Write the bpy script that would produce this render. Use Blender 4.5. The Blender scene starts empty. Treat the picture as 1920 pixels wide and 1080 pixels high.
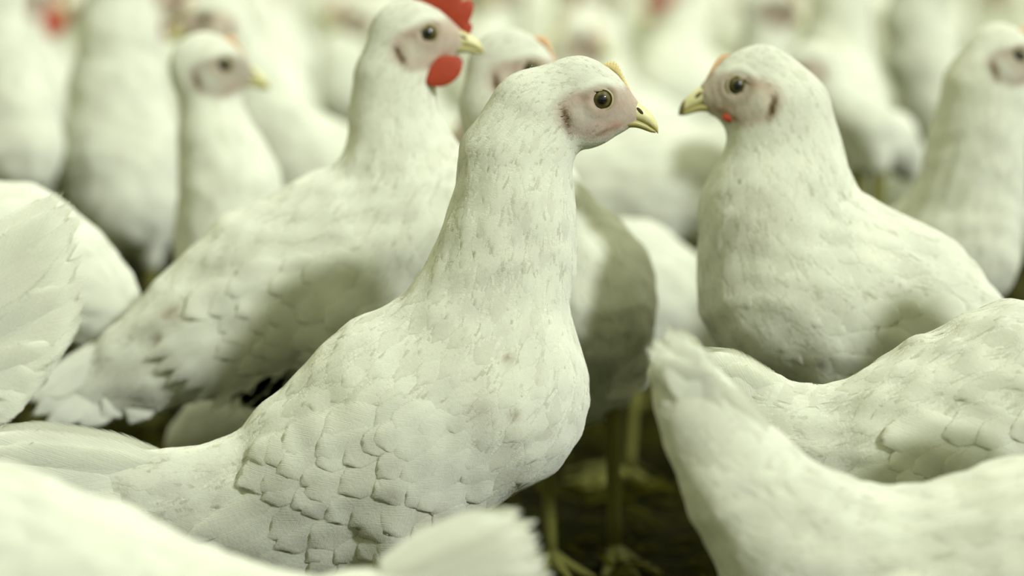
import bpy, math, random
import numpy as np
from mathutils import Vector

random.seed(7)
rng = np.random.default_rng(7)
scene = bpy.context.scene
COL = scene.collection

# ------------------------------------------------------------------ camera
FPX = 100.0 / 36.0 * 1920.0
CAM_H = 0.50
TILT = math.atan(673.0 / FPX)
cam_d = bpy.data.cameras.new('camera')
cam_d.lens = 100.0
cam_d.sensor_width = 36.0
cam_d.dof.use_dof = True
cam_d.dof.focus_distance = 1.88
cam_d.dof.aperture_fstop = 3.0
cam_d.clip_start = 0.05
cam = bpy.data.objects.new('camera', cam_d)
cam.location = (0, 0, CAM_H)
cam.rotation_euler = (math.pi / 2 - TILT, 0, 0)
COL.objects.link(cam)
scene.camera = cam

# ------------------------------------------------------------------ light
world = bpy.data.worlds.new('world')
scene.world = world
world.use_nodes = True
bg = world.node_tree.nodes['Background']
bg.inputs[0].default_value = (0.98, 1.0, 0.58, 1)
bg.inputs[1].default_value = 0.45

sun_d = bpy.data.lights.new('daylight', 'SUN')
sun_d.energy = 2.65
sun_d.angle = math.radians(4.5)
sun_d.color = (0.97, 1.0, 1.03)
sun = bpy.data.objects.new('daylight', sun_d)
sun.rotation_euler = Vector((0.18, -0.188, 0.172)).to_track_quat('Z', 'Y').to_euler()
sun.location = (2, -2, 3)
COL.objects.link(sun)

def strip(x, y):
    l = bpy.data.lights.new('barn_lamp', 'AREA')
    l.shape = 'RECTANGLE'; l.size = 1.4; l.size_y = 7.0
    l.energy = 45; l.color = (0.97, 1.0, 0.92)
    o = bpy.data.objects.new('barn_lamp', l)
    o.location = (x, y, 2.9)
    COL.objects.link(o)
strip(-1.4, 4.2)
strip(1.4, 4.2)

vs = scene.view_settings
vs.view_transform = 'Standard'
vs.look = 'None'
vs.gamma = 1.0
vs.use_curve_mapping = False
vs.exposure = 0.43
scene.cycles.transparent_max_bounces = 32

# ------------------------------------------------------------------ materials
def new_mat(name):
    m = bpy.data.materials.new(name)
    m.use_nodes = True
    nt = m.node_tree
    nt.nodes.clear()
    out = nt.nodes.new('ShaderNodeOutputMaterial')
    return m, nt, out

def feather_material(name, fuzzy):
    """white plumage: colour from attribute 'tint' (skin, stains), fine barbs from the feather's own uv"""
    m, nt, out = new_mat(name)
    N = nt.nodes.new; L = nt.links.new
    att = N('ShaderNodeAttribute'); att.attribute_name = 'tint'
    uv = N('ShaderNodeUVMap'); uv.uv_map = 'feather_uv'
    sep = N('ShaderNodeSeparateXYZ'); L(uv.outputs[0], sep.inputs[0])
    # barb coordinate: |u|*a - v*b  + id
    ab = N('ShaderNodeMath'); ab.operation = 'SUBTRACT'; L(sep.outputs[0], ab.inputs[0]); ab.inputs[1].default_value = 0.5
    ab2 = N('ShaderNodeMath'); ab2.operation = 'ABSOLUTE'; L(ab.outputs[0], ab2.inputs[0])
    mu = N('ShaderNodeMath'); mu.operation = 'MULTIPLY'; L(ab2.outputs[0], mu.inputs[0]); mu.inputs[1].default_value = 0.9
    sb = N('ShaderNodeMath'); sb.operation = 'SUBTRACT'; L(sep.outputs[1], sb.inputs[0]); L(mu.outputs[0], sb.inputs[1])
    cmb = N('ShaderNodeCombineXYZ'); L(sb.outputs[0], cmb.inputs[1]); L(ab2.outputs[0], cmb.inputs[0])
    mp = N('ShaderNodeMapping'); mp.inputs['Scale'].default_value = (1.2, 34, 1); L(cmb.outputs[0], mp.inputs[0])
    nz = N('ShaderNodeTexNoise'); nz.inputs['Scale'].default_value = 1.0; nz.inputs['Detail'].default_value = 2; L(mp.outputs[0], nz.inputs['Vector'])
    geo = N('ShaderNodeNewGeometry')
    tc = N('ShaderNodeTexCoord')
    nz2 = N('ShaderNodeTexNoise'); nz2.inputs['Scale'].default_value = 22; nz2.inputs['Detail'].default_value = 3
    L(tc.outputs['Object'], nz2.inputs['Vector'])
    ramp = N('ShaderNodeMapRange'); L(nz2.outputs[0], ramp.inputs[0])
    ramp.inputs[1].default_value = 0.3; ramp.inputs[2].default_value = 0.75
    ramp.inputs[3].default_value = 1.0; ramp.inputs[4].default_value = 0.90
    mr2 = N('ShaderNodeMapRange'); L(nz.outputs[0], mr2.inputs[0])
    mr2.inputs[1].default_value = 0.3; mr2.inputs[2].default_value = 0.7
    mr2.inputs[3].default_value = 0.94; mr2.inputs[4].default_value = 1.02
    m1 = N('ShaderNodeMath'); m1.operation = 'MULTIPLY'; L(ramp.outputs[0], m1.inputs[0]); L(mr2.outputs[0], m1.inputs[1])
    vm = N('ShaderNodeVectorMath'); vm.operation = 'SCALE'; L(att.outputs['Color'], vm.inputs[0]); L(m1.outputs[0], vm.inputs['Scale'])
    bump = N('ShaderNodeBump'); bump.inputs['Strength'].default_value = 0.30; bump.inputs['Distance'].default_value = 0.0012
    nz3 = N('ShaderNodeTexNoise'); nz3.inputs['Scale'].default_value = 420; nz3.inputs['Detail'].default_value = 2; L(tc.outputs['Object'], nz3.inputs['Vector'])
    hs_ = N('ShaderNodeMath'); hs_.operation = 'MULTIPLY_ADD'; L(nz3.outputs[0], hs_.inputs[0]); hs_.inputs[1].default_value = 0.8; L(nz.outputs[0], hs_.inputs[2])
    L(hs_.outputs[0], bump.inputs['Height'])
    dif = N('ShaderNodeBsdfDiffuse'); L(vm.outputs[0], dif.inputs[0]); L(bump.outputs[0], dif.inputs['Normal'])
    dif.inputs['Roughness'].default_value = 0.6
    tr = N('ShaderNodeBsdfTranslucent'); L(vm.outputs[0], tr.inputs[0]); L(bump.outputs[0], tr.inputs['Normal'])
    mix = N('ShaderNodeMixShader'); mix.inputs[0].default_value = 0.38
    L(dif.outputs[0], mix.inputs[1]); L(tr.outputs[0], mix.inputs[2])
    last = mix
    if fuzzy:
        # the vane thins out towards its rim: barbs part and show what lies beneath
        a0 = N('ShaderNodeMath'); a0.operation = 'POWER'; L(ab2.outputs[0], a0.inputs[0]); a0.inputs[1].default_value = 3.0
        a1 = N('ShaderNodeMath'); a1.operation = 'MULTIPLY'; L(a0.outputs[0], a1.inputs[0]); a1.inputs[1].default_value = 7.5
        p0 = N('ShaderNodeMath'); p0.operation = 'POWER'; L(sep.outputs[1], p0.inputs[0]); p0.inputs[1].default_value = 7.0
        s0 = N('ShaderNodeMath'); s0.operation = 'MAXIMUM'; L(a1.outputs[0], s0.inputs[0]); L(p0.outputs[0], s0.inputs[1])
        q0 = N('ShaderNodeMath'); q0.operation = 'MULTIPLY_ADD'; L(nz.outputs[0], q0.inputs[0]); q0.inputs[1].default_value = 0.9; L(s0.outputs[0], q0.inputs[2])
        r0 = N('ShaderNodeMapRange'); r0.interpolation_type = 'SMOOTHSTEP'; L(q0.outputs[0], r0.inputs[0])
        r0.inputs[1].default_value = 0.95; r0.inputs[2].default_value = 1.45; r0.inputs[3].default_value = 0.0; r0.inputs[4].default_value = 1.0
        tp = N('ShaderNodeBsdfTransparent')
        mx = N('ShaderNodeMixShader'); L(r0.outputs[0], mx.inputs[0]); L(mix.outputs[0], mx.inputs[1]); L(tp.outputs[0], mx.inputs[2])
        last = mx
    L(last.outputs[0], out.inputs[0])
    return m

def simple_mat(name, color, rough=0.5, noise=None, bumps=0.0, scale=60, attr=None, sub=0.0, spec=0.4, coat=0.0):
    m, nt, out = new_mat(name)
    N = nt.nodes.new; L = nt.links.new
    b = N('ShaderNodeBsdfPrincipled')
    b.inputs['Roughness'].default_value = rough
    b.inputs['Specular IOR Level'].default_value = spec
    b.inputs['Coat Weight'].default_value = coat
    b.inputs['Coat Roughness'].default_value = 0.03
    if sub:
        b.inputs['Subsurface Weight'].default_value = sub
        b.inputs['Subsurface Radius'].default_value = (0.006, 0.002, 0.001)
        b.inputs['Subsurface Scale'].default_value = 1.0
    tc = N('ShaderNodeTexCoord')
    nz = N('ShaderNodeTexNoise'); nz.inputs['Scale'].default_value = scale; nz.inputs['Detail'].default_value = 4
    L(tc.outputs['Object'], nz.inputs['Vector'])
    mix = N('ShaderNodeMix'); mix.data_type = 'RGBA'
    L(nz.outputs[0], mix.inputs[0])
    c2 = noise or tuple(c * 0.8 for c in color)
    mix.inputs[6].default_value = (*color, 1); mix.inputs[7].default_value = (*c2, 1)
    src = mix.outputs[2]
    if attr:
        a = N('ShaderNodeAttribute'); a.attribute_name = attr
        mm = N('ShaderNodeMix'); mm.data_type = 'RGBA'; mm.blend_type = 'MULTIPLY'; mm.inputs[0].default_value = 1
        L(src, mm.inputs[6]); L(a.outputs['Color'], mm.inputs[7]); src = mm.outputs[2]
    L(src, b.inputs['Base Color'])
    if bumps:
        bp = N('ShaderNodeBump'); bp.inputs['Strength'].default_value = bumps; bp.inputs['Distance'].default_value = 0.001
        L(nz.outputs[0], bp.inputs['Height']); L(bp.outputs[0], b.inputs['Normal'])
    L(b.outputs[0], out.inputs[0])
    return m

WHITE = (0.87, 0.89, 0.765)
M_FEATHER = feather_material('white_feather', True)
M_DOWN = feather_material('white_plumage', False)
M_BEAK = simple_mat('horn_beak', (0.62, 0.59, 0.31), 0.42, (0.50, 0.48, 0.22), 0.15, 90, attr='tint')
M_LEG = simple_mat('scaly_leg', (0.12, 0.12, 0.016), 0.8, (0.07, 0.07, 0.008), 0.6, 400)
M_COMB_RED = simple_mat('red_comb', (0.36, 0.040, 0.008), 0.6, (0.24, 0.022, 0.004), 0.5, 500, sub=0.15)
M_COMB_YEL = simple_mat('pale_yellow_comb', (0.60, 0.53, 0.24), 0.6, (0.50, 0.38, 0.15), 0.6, 700, sub=0.1)
M_COMB_ORG = simple_mat('pale_orange_comb', (0.62, 0.42, 0.23), 0.6, (0.52, 0.30, 0.15), 0.6, 500, sub=0.1)
M_EYELID = simple_mat('eyelid', (0.42, 0.37, 0.21), 0.6, (0.30, 0.26, 0.13), 0.3, 300)
M_NOSTRIL = simple_mat('nostril', (0.05, 0.04, 0.012), 0.8)  # dark colour stands for the shade inside the hole

def eye_material():
    m, nt, out = new_mat('eye')
    N = nt.nodes.new; L = nt.links.new
    a = N('ShaderNodeAttribute'); a.attribute_name = 'ring'
    cr = N('ShaderNodeValToRGB')
    e = cr.color_ramp.elements
    e[0].position = 0.0; e[0].color = (0.002, 0.002, 0.004, 1)
    e[1].position = 1.0; e[1].color = (0.02, 0.018, 0.003, 1)
    for p, c in ((0.44, (0.003, 0.002, 0.004, 1)), (0.52, (0.045, 0.038, 0.005, 1)), (0.74, (0.085, 0.074, 0.012, 1)), (0.88, (0.022, 0.018, 0.003, 1))):
        k = e.new(p); k.color = c
    L(a.outputs['Fac'], cr.inputs[0])
    b = N('ShaderNodeBsdfPrincipled')
    L(cr.outputs[0], b.inputs['Base Color'])
    b.inputs['Roughness'].default_value = 0.45
    b.inputs['Specular IOR Level'].default_value = 0.2
    b.inputs['Coat Weight'].default_value = 0.55
    b.inputs['Coat Roughness'].default_value = 0.02
    L(b.outputs[0], out.inputs[0])
    return m
M_EYE = eye_material()

# ------------------------------------------------------------------ mesh helpers
def tag(o, label=None, cat=None, group=None, kind=None):
    if label: o['label'] = label
    if cat: o['category'] = cat
    if group: o['group'] = group
    if kind: o['kind'] = kind
    return o

def mesh_object(name, V, F, mats, parent=None, origin=(0, 0, 0), smooth=True, uv=None, tint=None, ring=None, mat_idx=None):
    V = np.asarray(V, float) - np.asarray(origin, float)
    me = bpy.data.meshes.new(name)
    F = np.asarray(F, np.int64)
    nv, nf, k = len(V), len(F), F.shape[1]
    me.vertices.add(nv); me.vertices.foreach_set('co', V.ravel())
    me.loops.add(nf * k); me.loops.foreach_set('vertex_index', F.ravel())
    me.polygons.add(nf)
    me.polygons.foreach_set('loop_start', np.arange(nf) * k)
    me.polygons.foreach_set('loop_total', np.full(nf, k))
    if smooth: me.polygons.foreach_set('use_smooth', np.ones(nf, bool))
    for m in mats: me.materials.append(m)
    if mat_idx is not None: me.polygons.foreach_set('material_index', np.asarray(mat_idx, np.int32))
    if uv is not None:
        l = me.uv_layers.new(name='feather_uv')
        l.data.foreach_set('uv', np.asarray(uv)[F.ravel()].ravel())
    if tint is not None:
        a = me.color_attributes.new('tint', 'FLOAT_COLOR', 'POINT')
        t = np.ones((nv, 4)); t[:, :3] = tint
        a.data.foreach_set('color', t.ravel())
    if ring is not None:
        a = me.attributes.new('ring', 'FLOAT', 'POINT')
        a.data.foreach_set('value', np.asarray(ring, float))
    me.update(calc_edges=True)
    me.validate()
    o = bpy.data.objects.new(name, me)
    COL.objects.link(o)
    if parent: o.parent = parent
    return o

def surface_nets(f, lo, hi, h):
    n = np.ceil((hi - lo) / h).astype(int) + 1
    ax = [lo[i] + np.arange(n[i]) * h for i in range(3)]
    G = np.empty(n, np.float32)
    step = max(1, int(4e5 / (n[1] * n[2])))
    for i in range(0, n[0], step):
        X, Y, Z = np.meshgrid(ax[0][i:i + step], ax[1], ax[2], indexing='ij')
        P = np.stack([X.ravel(), Y.ravel(), Z.ravel()], 1)
        G[i:i + step] = f(P).reshape(X.shape)
    ins = G < 0
    c = [(a, b, d) for a in (0, 1) for b in (0, 1) for d in (0, 1)]
    S = [slice(0, -1), slice(1, None)]
    cnt = sum(ins[S[a], S[b], S[d]].astype(np.int8) for a, b, d in c)
    act = (cnt > 0) & (cnt < 8)
    idx = -np.ones(act.shape, np.int64)
    ci, cj, ck = np.nonzero(act)
    idx[ci, cj, ck] = np.arange(len(ci))
    base = np.stack([ci, cj, ck], 1)
    acc = np.zeros((len(ci), 3)); num = np.zeros(len(ci))
    for a in range(8):
        for b in range(a + 1, 8):
            da = np.array(c[a]); db = np.array(c[b])
            if np.abs(da - db).sum() != 1: continue
            ga = G[ci + da[0], cj + da[1], ck + da[2]]; gb = G[ci + db[0], cj + db[1], ck + db[2]]
            m = (ga < 0) != (gb < 0)
            t = np.where(m, ga / np.where(m, ga - gb, 1), 0)
            acc += np.where(m[:, None], da + t[:, None] * (db - da), 0); num += m
    V = lo + (base + acc / num[:, None]) * h
    F = []
    for axis in range(3):
        sl0 = [slice(None)] * 3; sl1 = [slice(None)] * 3
        sl0[axis] = slice(0, -1); sl1[axis] = slice(1, None)
        a0 = ins[tuple(sl0)]; a1 = ins[tuple(sl1)]
        o1, o2 = (axis + 1) % 3, (axis + 2) % 3
        e = np.stack(np.nonzero(a0 != a1), 1)
        e = e[(e[:, o1] > 0) & (e[:, o2] > 0) & (e[:, o1] < act.shape[o1]) & (e[:, o2] < act.shape[o2])]
        q = []
        for d1, d2 in ((1, 1), (0, 1), (0, 0), (1, 0)):
            k = e.copy(); k[:, o1] -= d1; k[:, o2] -= d2
            q.append(idx[k[:, 0], k[:, 1], k[:, 2]])
        q = np.stack(q, 1)
        fl = ~a0[e[:, 0], e[:, 1], e[:, 2]]
        q[fl] = q[fl][:, ::-1]
        F.append(q)
    F = np.concatenate(F)
    return V, F[(F >= 0).all(1)]

def unproj(px, py, D):
    ct, st = math.cos(TILT), math.sin(TILT)
    x = (px - 960) / FPX; u = (540 - py) / FPX
    d = np.array([x, ct + u * st, -st + u * ct])
    return np.array([0, 0, CAM_H]) + d * (D / d[1])

def nrm(v):
    v = np.asarray(v, float)
    return v / (np.linalg.norm(v, axis=-1, keepdims=True) + 1e-12)

# ------------------------------------------------------------------ the hen
PXM = 1.9 / FPX      # one head unit in metres

class Field:
    """smooth union of flattened round cones"""
    def __init__(s):
        s.seg = []; s.clump = 0; s.ph = rng.random() * 6
        s.hc = np.array([0, 0, -9.0]); a = rng.random() * 0.8 + 0.2
        s.rot = np.array([[math.cos(a), 0, -math.sin(a)], [0.3, 1, 0.2], [math.sin(a), 0, math.cos(a)]])
    def add(s, a, b, ra, rb, fa, fb, n, k, tag, L, W): s.seg.append((np.array(a, float), np.array(b, float), ra, rb, fa, fb, np.array(n, float), k, tag, L, W))
    def seg_d(s, g, P):
        a, b, ra, rb, fa, fb, n, k = g[:8]
        ab = b - a; q = P - a
        t = np.clip((q @ ab) / (ab @ ab + 1e-12), 0, 1)
        c = q - t[:, None] * ab
        lat = c @ n
        r = ra + (rb - ra) * t; f = fa + (fb - fa) * t
        rest2 = np.maximum((c * c).sum(1) - lat * lat, 0)
        return (np.sqrt(rest2 + (lat / f) ** 2) - r)
    def __call__(s, P):
        d = None
        for g in s.seg:
            e = s.seg_d(g, P)
            if d is None: d = e; continue
            k = g[7]
            h = np.maximum(k - np.abs(d - e), 0) / k
            d = np.minimum(d, e) - h * h * k * 0.25
        if s.clump:
            m = np.clip(np.linalg.norm(P - s.hc, axis=1) / 0.05 - 1.0, 0, 1) * s.clump
            Q = P @ s.rot
            w = (np.sin(Q[:, 0] * 190 + 2.0 * np.sin(Q[:, 2] * 70)) * np.sin(Q[:, 2] * 150 + 1.7 * np.sin(Q[:, 1] * 90))
                 + 0.8 * np.sin(Q[:, 0] * 85 + Q[:, 2] * 60 + s.ph) * np.sin(Q[:, 2] * 75 - Q[:, 0] * 30 + 2))
            d = d - m * w
        return d
    def grad(s, P, e=0.0008):
        g = np.empty_like(P)
        for i in range(3):
            o = np.zeros(3); o[i] = e
            g[:, i] = (s(P + o) - s(P - o)) / (2 * e)
        return g
    def project(s, P, off, it=3):
        for _ in range(it):
            g = s.grad(P); d = s(P) - off
            m = (g * g).sum(1)
            P = P - np.clip(d / (m + 1e-6), -0.02, 0.02)[:, None] * g
        return P
    def flow(s, P):
        D = np.stack([s.seg_d(g, P) for g in s.seg if g[8] is not None], 1)
        D = D - D.min(1, keepdims=True)
        w = np.exp(-D / 0.010); w /= w.sum(1, keepdims=True)
        gs = [g for g in s.seg if g[8] is not None]
        dirs = nrm(np.array([g[1] - g[0] for g in gs]))
        LW = np.array([(g[9], g[10]) for g in gs])
        return nrm(w @ dirs), w @ LW

def cards(field, roots, dirs, L, W, lift, rows=7, cols=4, curl=None, drape=True, normals=None, jag=0.06):
    """feather vanes laid over the body surface; returns V, F, UV"""
    n = len(roots)
    t = np.linspace(0, 1, rows); u = np.linspace(-1, 1, cols + 1)
    prof = np.minimum(1, 0.35 + t * 2.2) * np.sqrt(np.clip(1 - np.clip((t - 0.55) / 0.47, 0, 1) ** 2.2, 0.02, 1))
    N = normals
    S = nrm(np.cross(dirs, N))
    T, U = np.meshgrid(t, u, indexing='ij')
    pr = np.broadcast_to(prof[:, None], T.shape)
    jit = 1 - jag * rng.random((n, rows, cols + 1)) * (T > 0.8)
    # rounded tip: outer columns stop earlier
    Ln = (T * (1 - 0.10 * (U ** 2) * (T > 0.7)))[None] * jit * L[:, None, None]
    Wd = (U * pr)[None] * W[:, None, None] * 0.5
    P = roots[:, None, None, :] + dirs[:, None, None, :] * Ln[..., None] + S[:, None, None, :] * Wd[..., None]
    off = lift[:, None, None] * (-0.35 + 1.15 * np.sin(np.clip(T * 1.15, 0, 1) * math.pi / 2) - 0.55 * U ** 2 * (0.4 + 0.6 * T) - 0.5 * np.clip(T - 0.8, 0, 1) / 0.2)[None] * np.ones((n, 1, 1))
    if drape:
        P = field.project(P.reshape(-1, 3), off.ravel(), 3).reshape(P.shape)
    else:
        P = P + N[:, None, None, :] * off[..., None]
    if curl is not None:
        P = P + curl[:, None, None, :] * ((T ** 2)[None] * L[:, None, None])[..., None]
    nv = rows * (cols + 1)
    q = []
    for i in range(rows - 1):
        for j in range(cols):
            a = i * (cols + 1) + j
            q.append((a, a + 1, a + cols + 2, a + cols + 1))
    q = np.array(q)
    F = (q[None] + (np.arange(n) * nv)[:, None, None]).reshape(-1, 4)
    uv = np.stack([np.broadcast_to((U + 1) / 2, (n, rows, cols + 1)), np.broadcast_to(T, (n, rows, cols + 1))], -1)
    return P.reshape(-1, 3), F, uv.reshape(-1, 2)

def thin(P, R, order=None):
    """greedy dart throwing with per-point radius"""
    cell = float(R.max()); grid = {}; keep = []
    key = np.floor(P / cell).astype(int)
    for i in range(len(P)):
        k = tuple(key[i]); ok = True
        for a in (-1, 0, 1):
            for b in (-1, 0, 1):
                for c in (-1, 0, 1):
                    for j in grid.get((k[0] + a, k[1] + b, k[2] + c), ()):
                        d = P[i] - P[j]
                        if d[0] * d[0] + d[1] * d[1] + d[2] * d[2] < (0.5 * (R[i] + R[j])) ** 2: ok = False; break
                    if not ok: break
                if not ok: break
            if not ok: break
        if ok: keep.append(i); grid.setdefault(k, []).append(i)
    return np.array(keep, int)

def revolve_tube(pts, rad, seg=10):
    pts = np.asarray(pts, float); V = []; F = []
    tan = nrm(np.gradient(pts, axis=0))
    ref = np.array([0.3, 1, 0.1])
    for p, t, r in zip(pts, tan, rad):
        a = nrm(np.cross(t, ref)); b = np.cross(t, a)
        for k in range(seg):
            w = 2 * math.pi * k / seg
            V.append(p + r * (math.cos(w) * a + math.sin(w) * b))
    for i in range(len(pts) - 1):
        for k in range(seg):
            F.append((i * seg + k, i * seg + (k + 1) % seg, (i + 1) * seg + (k + 1) % seg, (i + 1) * seg + k))
    n = len(V); V.append(pts[0]); V.append(pts[-1])
    for k in range(seg):
        F.append((n, (k + 1) % seg, k, k)); F.append((n + 1, (len(pts) - 1) * seg + k, (len(pts) - 1) * seg + (k + 1) % seg, (len(pts) - 1) * seg + (k + 1) % seg))
    return V, F

def merge(parts):
    V, F, o = [], [], 0
    for v, f in parts:
        V.append(np.asarray(v, float)); F += [tuple(i + o for i in q) for q in f]; o += len(v)
    return np.concatenate(V), F

def poly_object(name, V, F, mat, parent, origin, tint=None, mat_idx=None, mats=None):
    me = bpy.data.meshes.new(name)
    V = np.asarray(V) - origin
    FF = [tuple(dict.fromkeys(f)) for f in F]
    me.from_pydata([tuple(v) for v in V], [], FF)
    for m in (mats or [mat]): me.materials.append(m)
    me.polygons.foreach_set('use_smooth', np.ones(len(me.polygons), bool))
    if mat_idx is not None: me.polygons.foreach_set('material_index', np.asarray(mat_idx, np.int32))
    if tint is not None:
        a = me.color_attributes.new('tint', 'FLOAT_COLOR', 'POINT')
        t = np.ones((len(V), 4)); t[:, :3] = tint
        a.data.foreach_set('color', t.ravel())
    me.update()
    o = bpy.data.objects.new(name, me); COL.objects.link(o); o.parent = parent
    return o

HEAD_NODES = {   # x forward, z up from the eye, radius, flatness
    'nape': (-95, -28, 68, 0.72), 'skull': (-44, -6, 75, 0.60), 'face': (8, -14, 52, 0.70),
    'muzzle': (46, -26, 27, 0.72), 'jaw': (-22, -42, 46, 0.82), 'chin': (26, -43, 21, 0.9)}

class Head:
    def __init__(s, eye_w, yaw, pitch, scale):
        s.sc = PXM * scale
        y, p = math.radians(yaw), math.radians(pitch)
        s.f = np.array([math.cos(y) * math.cos(p), -math.sin(y) * math.cos(p), math.sin(p)])
        h = nrm(np.array([s.f[0], s.f[1], 0]))
        s.n = np.array([-h[1], h[0], 0])             # lateral
        s.u = nrm(np.cross(s.f, s.n)); 
        if s.u[2] < 0: s.u = -s.u
        side = s.n if s.n @ (np.array([0, 0, CAM_H]) - eye_w) > 0 else -s.n
        s.c = eye_w - side * 37 * s.sc               # midline point at eye height
    def w(s, x, z, y=0):
        x, y, z = (np.asarray(q, float)[..., None] for q in (x, y, z))
        return s.c + s.sc * (x * s.f + y * s.n + z * s.u)
    def local(s, P):
        q = (P - s.c) / s.sc
        return q @ s.f, q @ s.n, q @ s.u

def ellipse_loft(st, seg=16, under=0.55):
    """stations (x, ztop, zbot, halfwidth) -> V (x,y,z), F"""
    V, F = [], []
    for x, zt, zb, hw in st:
        zc, hz = (zt + zb) / 2, (zt - zb) / 2
        for k in range(seg):
            a = 2 * math.pi * k / seg
            c, s_ = math.cos(a), math.sin(a)
            V.append((x, hw * c, zc + hz * s_))
    n = len(st)
    for i in range(n - 1):
        for k in range(seg):
            F.append((i * seg + k, i * seg + (k + 1) % seg, (i + 1) * seg + (k + 1) % seg, (i + 1) * seg + k))
    F.append(tuple(range(seg))[::-1]); F.append(tuple((n - 1) * seg + k for k in range(seg)))
    return V, F

def interp_stations(st, m):
    st = np.array(st, float); t = np.linspace(0, len(st) - 1, m); i = np.minimum(t.astype(int), len(st) - 2); f = t - i
    def cr(p0, p1, p2, p3, f):
        return 0.5 * (2 * p1 + (p2 - p0) * f + (2 * p0 - 5 * p1 + 4 * p2 - p3) * f ** 2 + (3 * p1 - p0 - 3 * p2 + p3) * f ** 3)
    g = lambda k: st[np.clip(k, 0, len(st) - 1)]
    return cr(g(i - 1), g(i), g(i + 1), g(i + 2), f[:, None])

UPPER = [(38, 4, -43, 17), (50, 6, -43, 18), (60, -1, -43, 17.5), (70, -9, -44, 16), (80, -17, -48, 14), (89, -25, -53, 11.5), (97, -34, -59, 9), (103, -43, -64, 6.5), (106, -52, -66.5, 4), (106.8, -59, -66, 1.6)]
LOWER = [(22, -50, -60, 13), (34, -40, -58, 15), (48, -38, -56, 16), (62, -38, -55.5, 15), (74, -42, -58, 12.5), (84, -47, -61.5, 10), (93, -54, -64.5, 8), (102, -60, -65.5, 4.5)]
COMB_SMALL = dict(bump=1, base=[(-2, 62), (12, 57), (25, 49), (36, 36), (46, 21), (60, 2)], top=[(4, 68), (15, 71), (28, 66), (37, 51), (47, 32), (62, 4)], th=4.2)
COMB_TINY = dict(base=[(14, 56), (27, 47), (37, 34), (47, 19), (58, 4)], top=[(16, 60), (31, 56), (42, 42), (52, 25), (62, 6)], th=4.0)
COMB_LARGE = dict(base=[(-22, 60), (0, 56), (22, 47), (38, 32), (54, 10), (66, -8), (80, -24)],
                  top=[(-34, 92), (0, 118), (44, 118), (82, 94), (106, 52), (108, 4), (92, -26)], th=5.5)

def comb_mesh(H, spec, seed=0, spikes=0):
    m = 44; rr = np.random.default_rng(seed)
    b = interp_stations(spec['base'], m); t = interp_stations(spec['top'], m)
    V, F = [], []; seg = 12
    for i in range(m):
        s = i / (m - 1)
        e = math.sin(math.pi * min(max(s, 0.02), 0.98)) ** 0.35
        h = t[i] - b[i]
        k = 1 + (0.16 * math.sin(i * 1.9) + 0.12 * rr.random()) * (0 if spikes else 1)
        if spikes: k = 0.74 + 0.38 * abs(math.sin(math.pi * spikes * s)) ** 0.8
        for j in range(seg):
            a = 2 * math.pi * j / seg
            v = 0.5 - 0.5 * math.cos(a)          # 0 base .. 1 top
            p = b[i] + h * (v * k * e - 0.12)
            y = math.sin(a) * spec['th'] * e * (1.15 - 0.5 * v)
            V.append(H.w(p[0], p[1], y))
    for i in range(m - 1):
        for j in range(seg):
            F.append((i * seg + j, i * seg + (j + 1) % seg, (i + 1) * seg + (j + 1) % seg, (i + 1) * seg + j))
    F.append(tuple(range(seg))[::-1]); F.append(tuple((m - 1) * seg + k for k in range(seg)))
    return np.array(V), F

def stain_shade_tint(P, tint, stains_and_shade):
    for c, r, col, s in stains_and_shade:
        d = np.linalg.norm(P - c, axis=1) / r
        w = s * np.exp(-d ** 2 * 1.6) * (0.7 + 0.6 * np.sin(P[:, 0] * 900 + P[:, 2] * 1400) ** 2)
        w = np.clip(w, 0, 1)[:, None]
        tint = tint * (1 - w) + np.array(col) * w
    return tint

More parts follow.
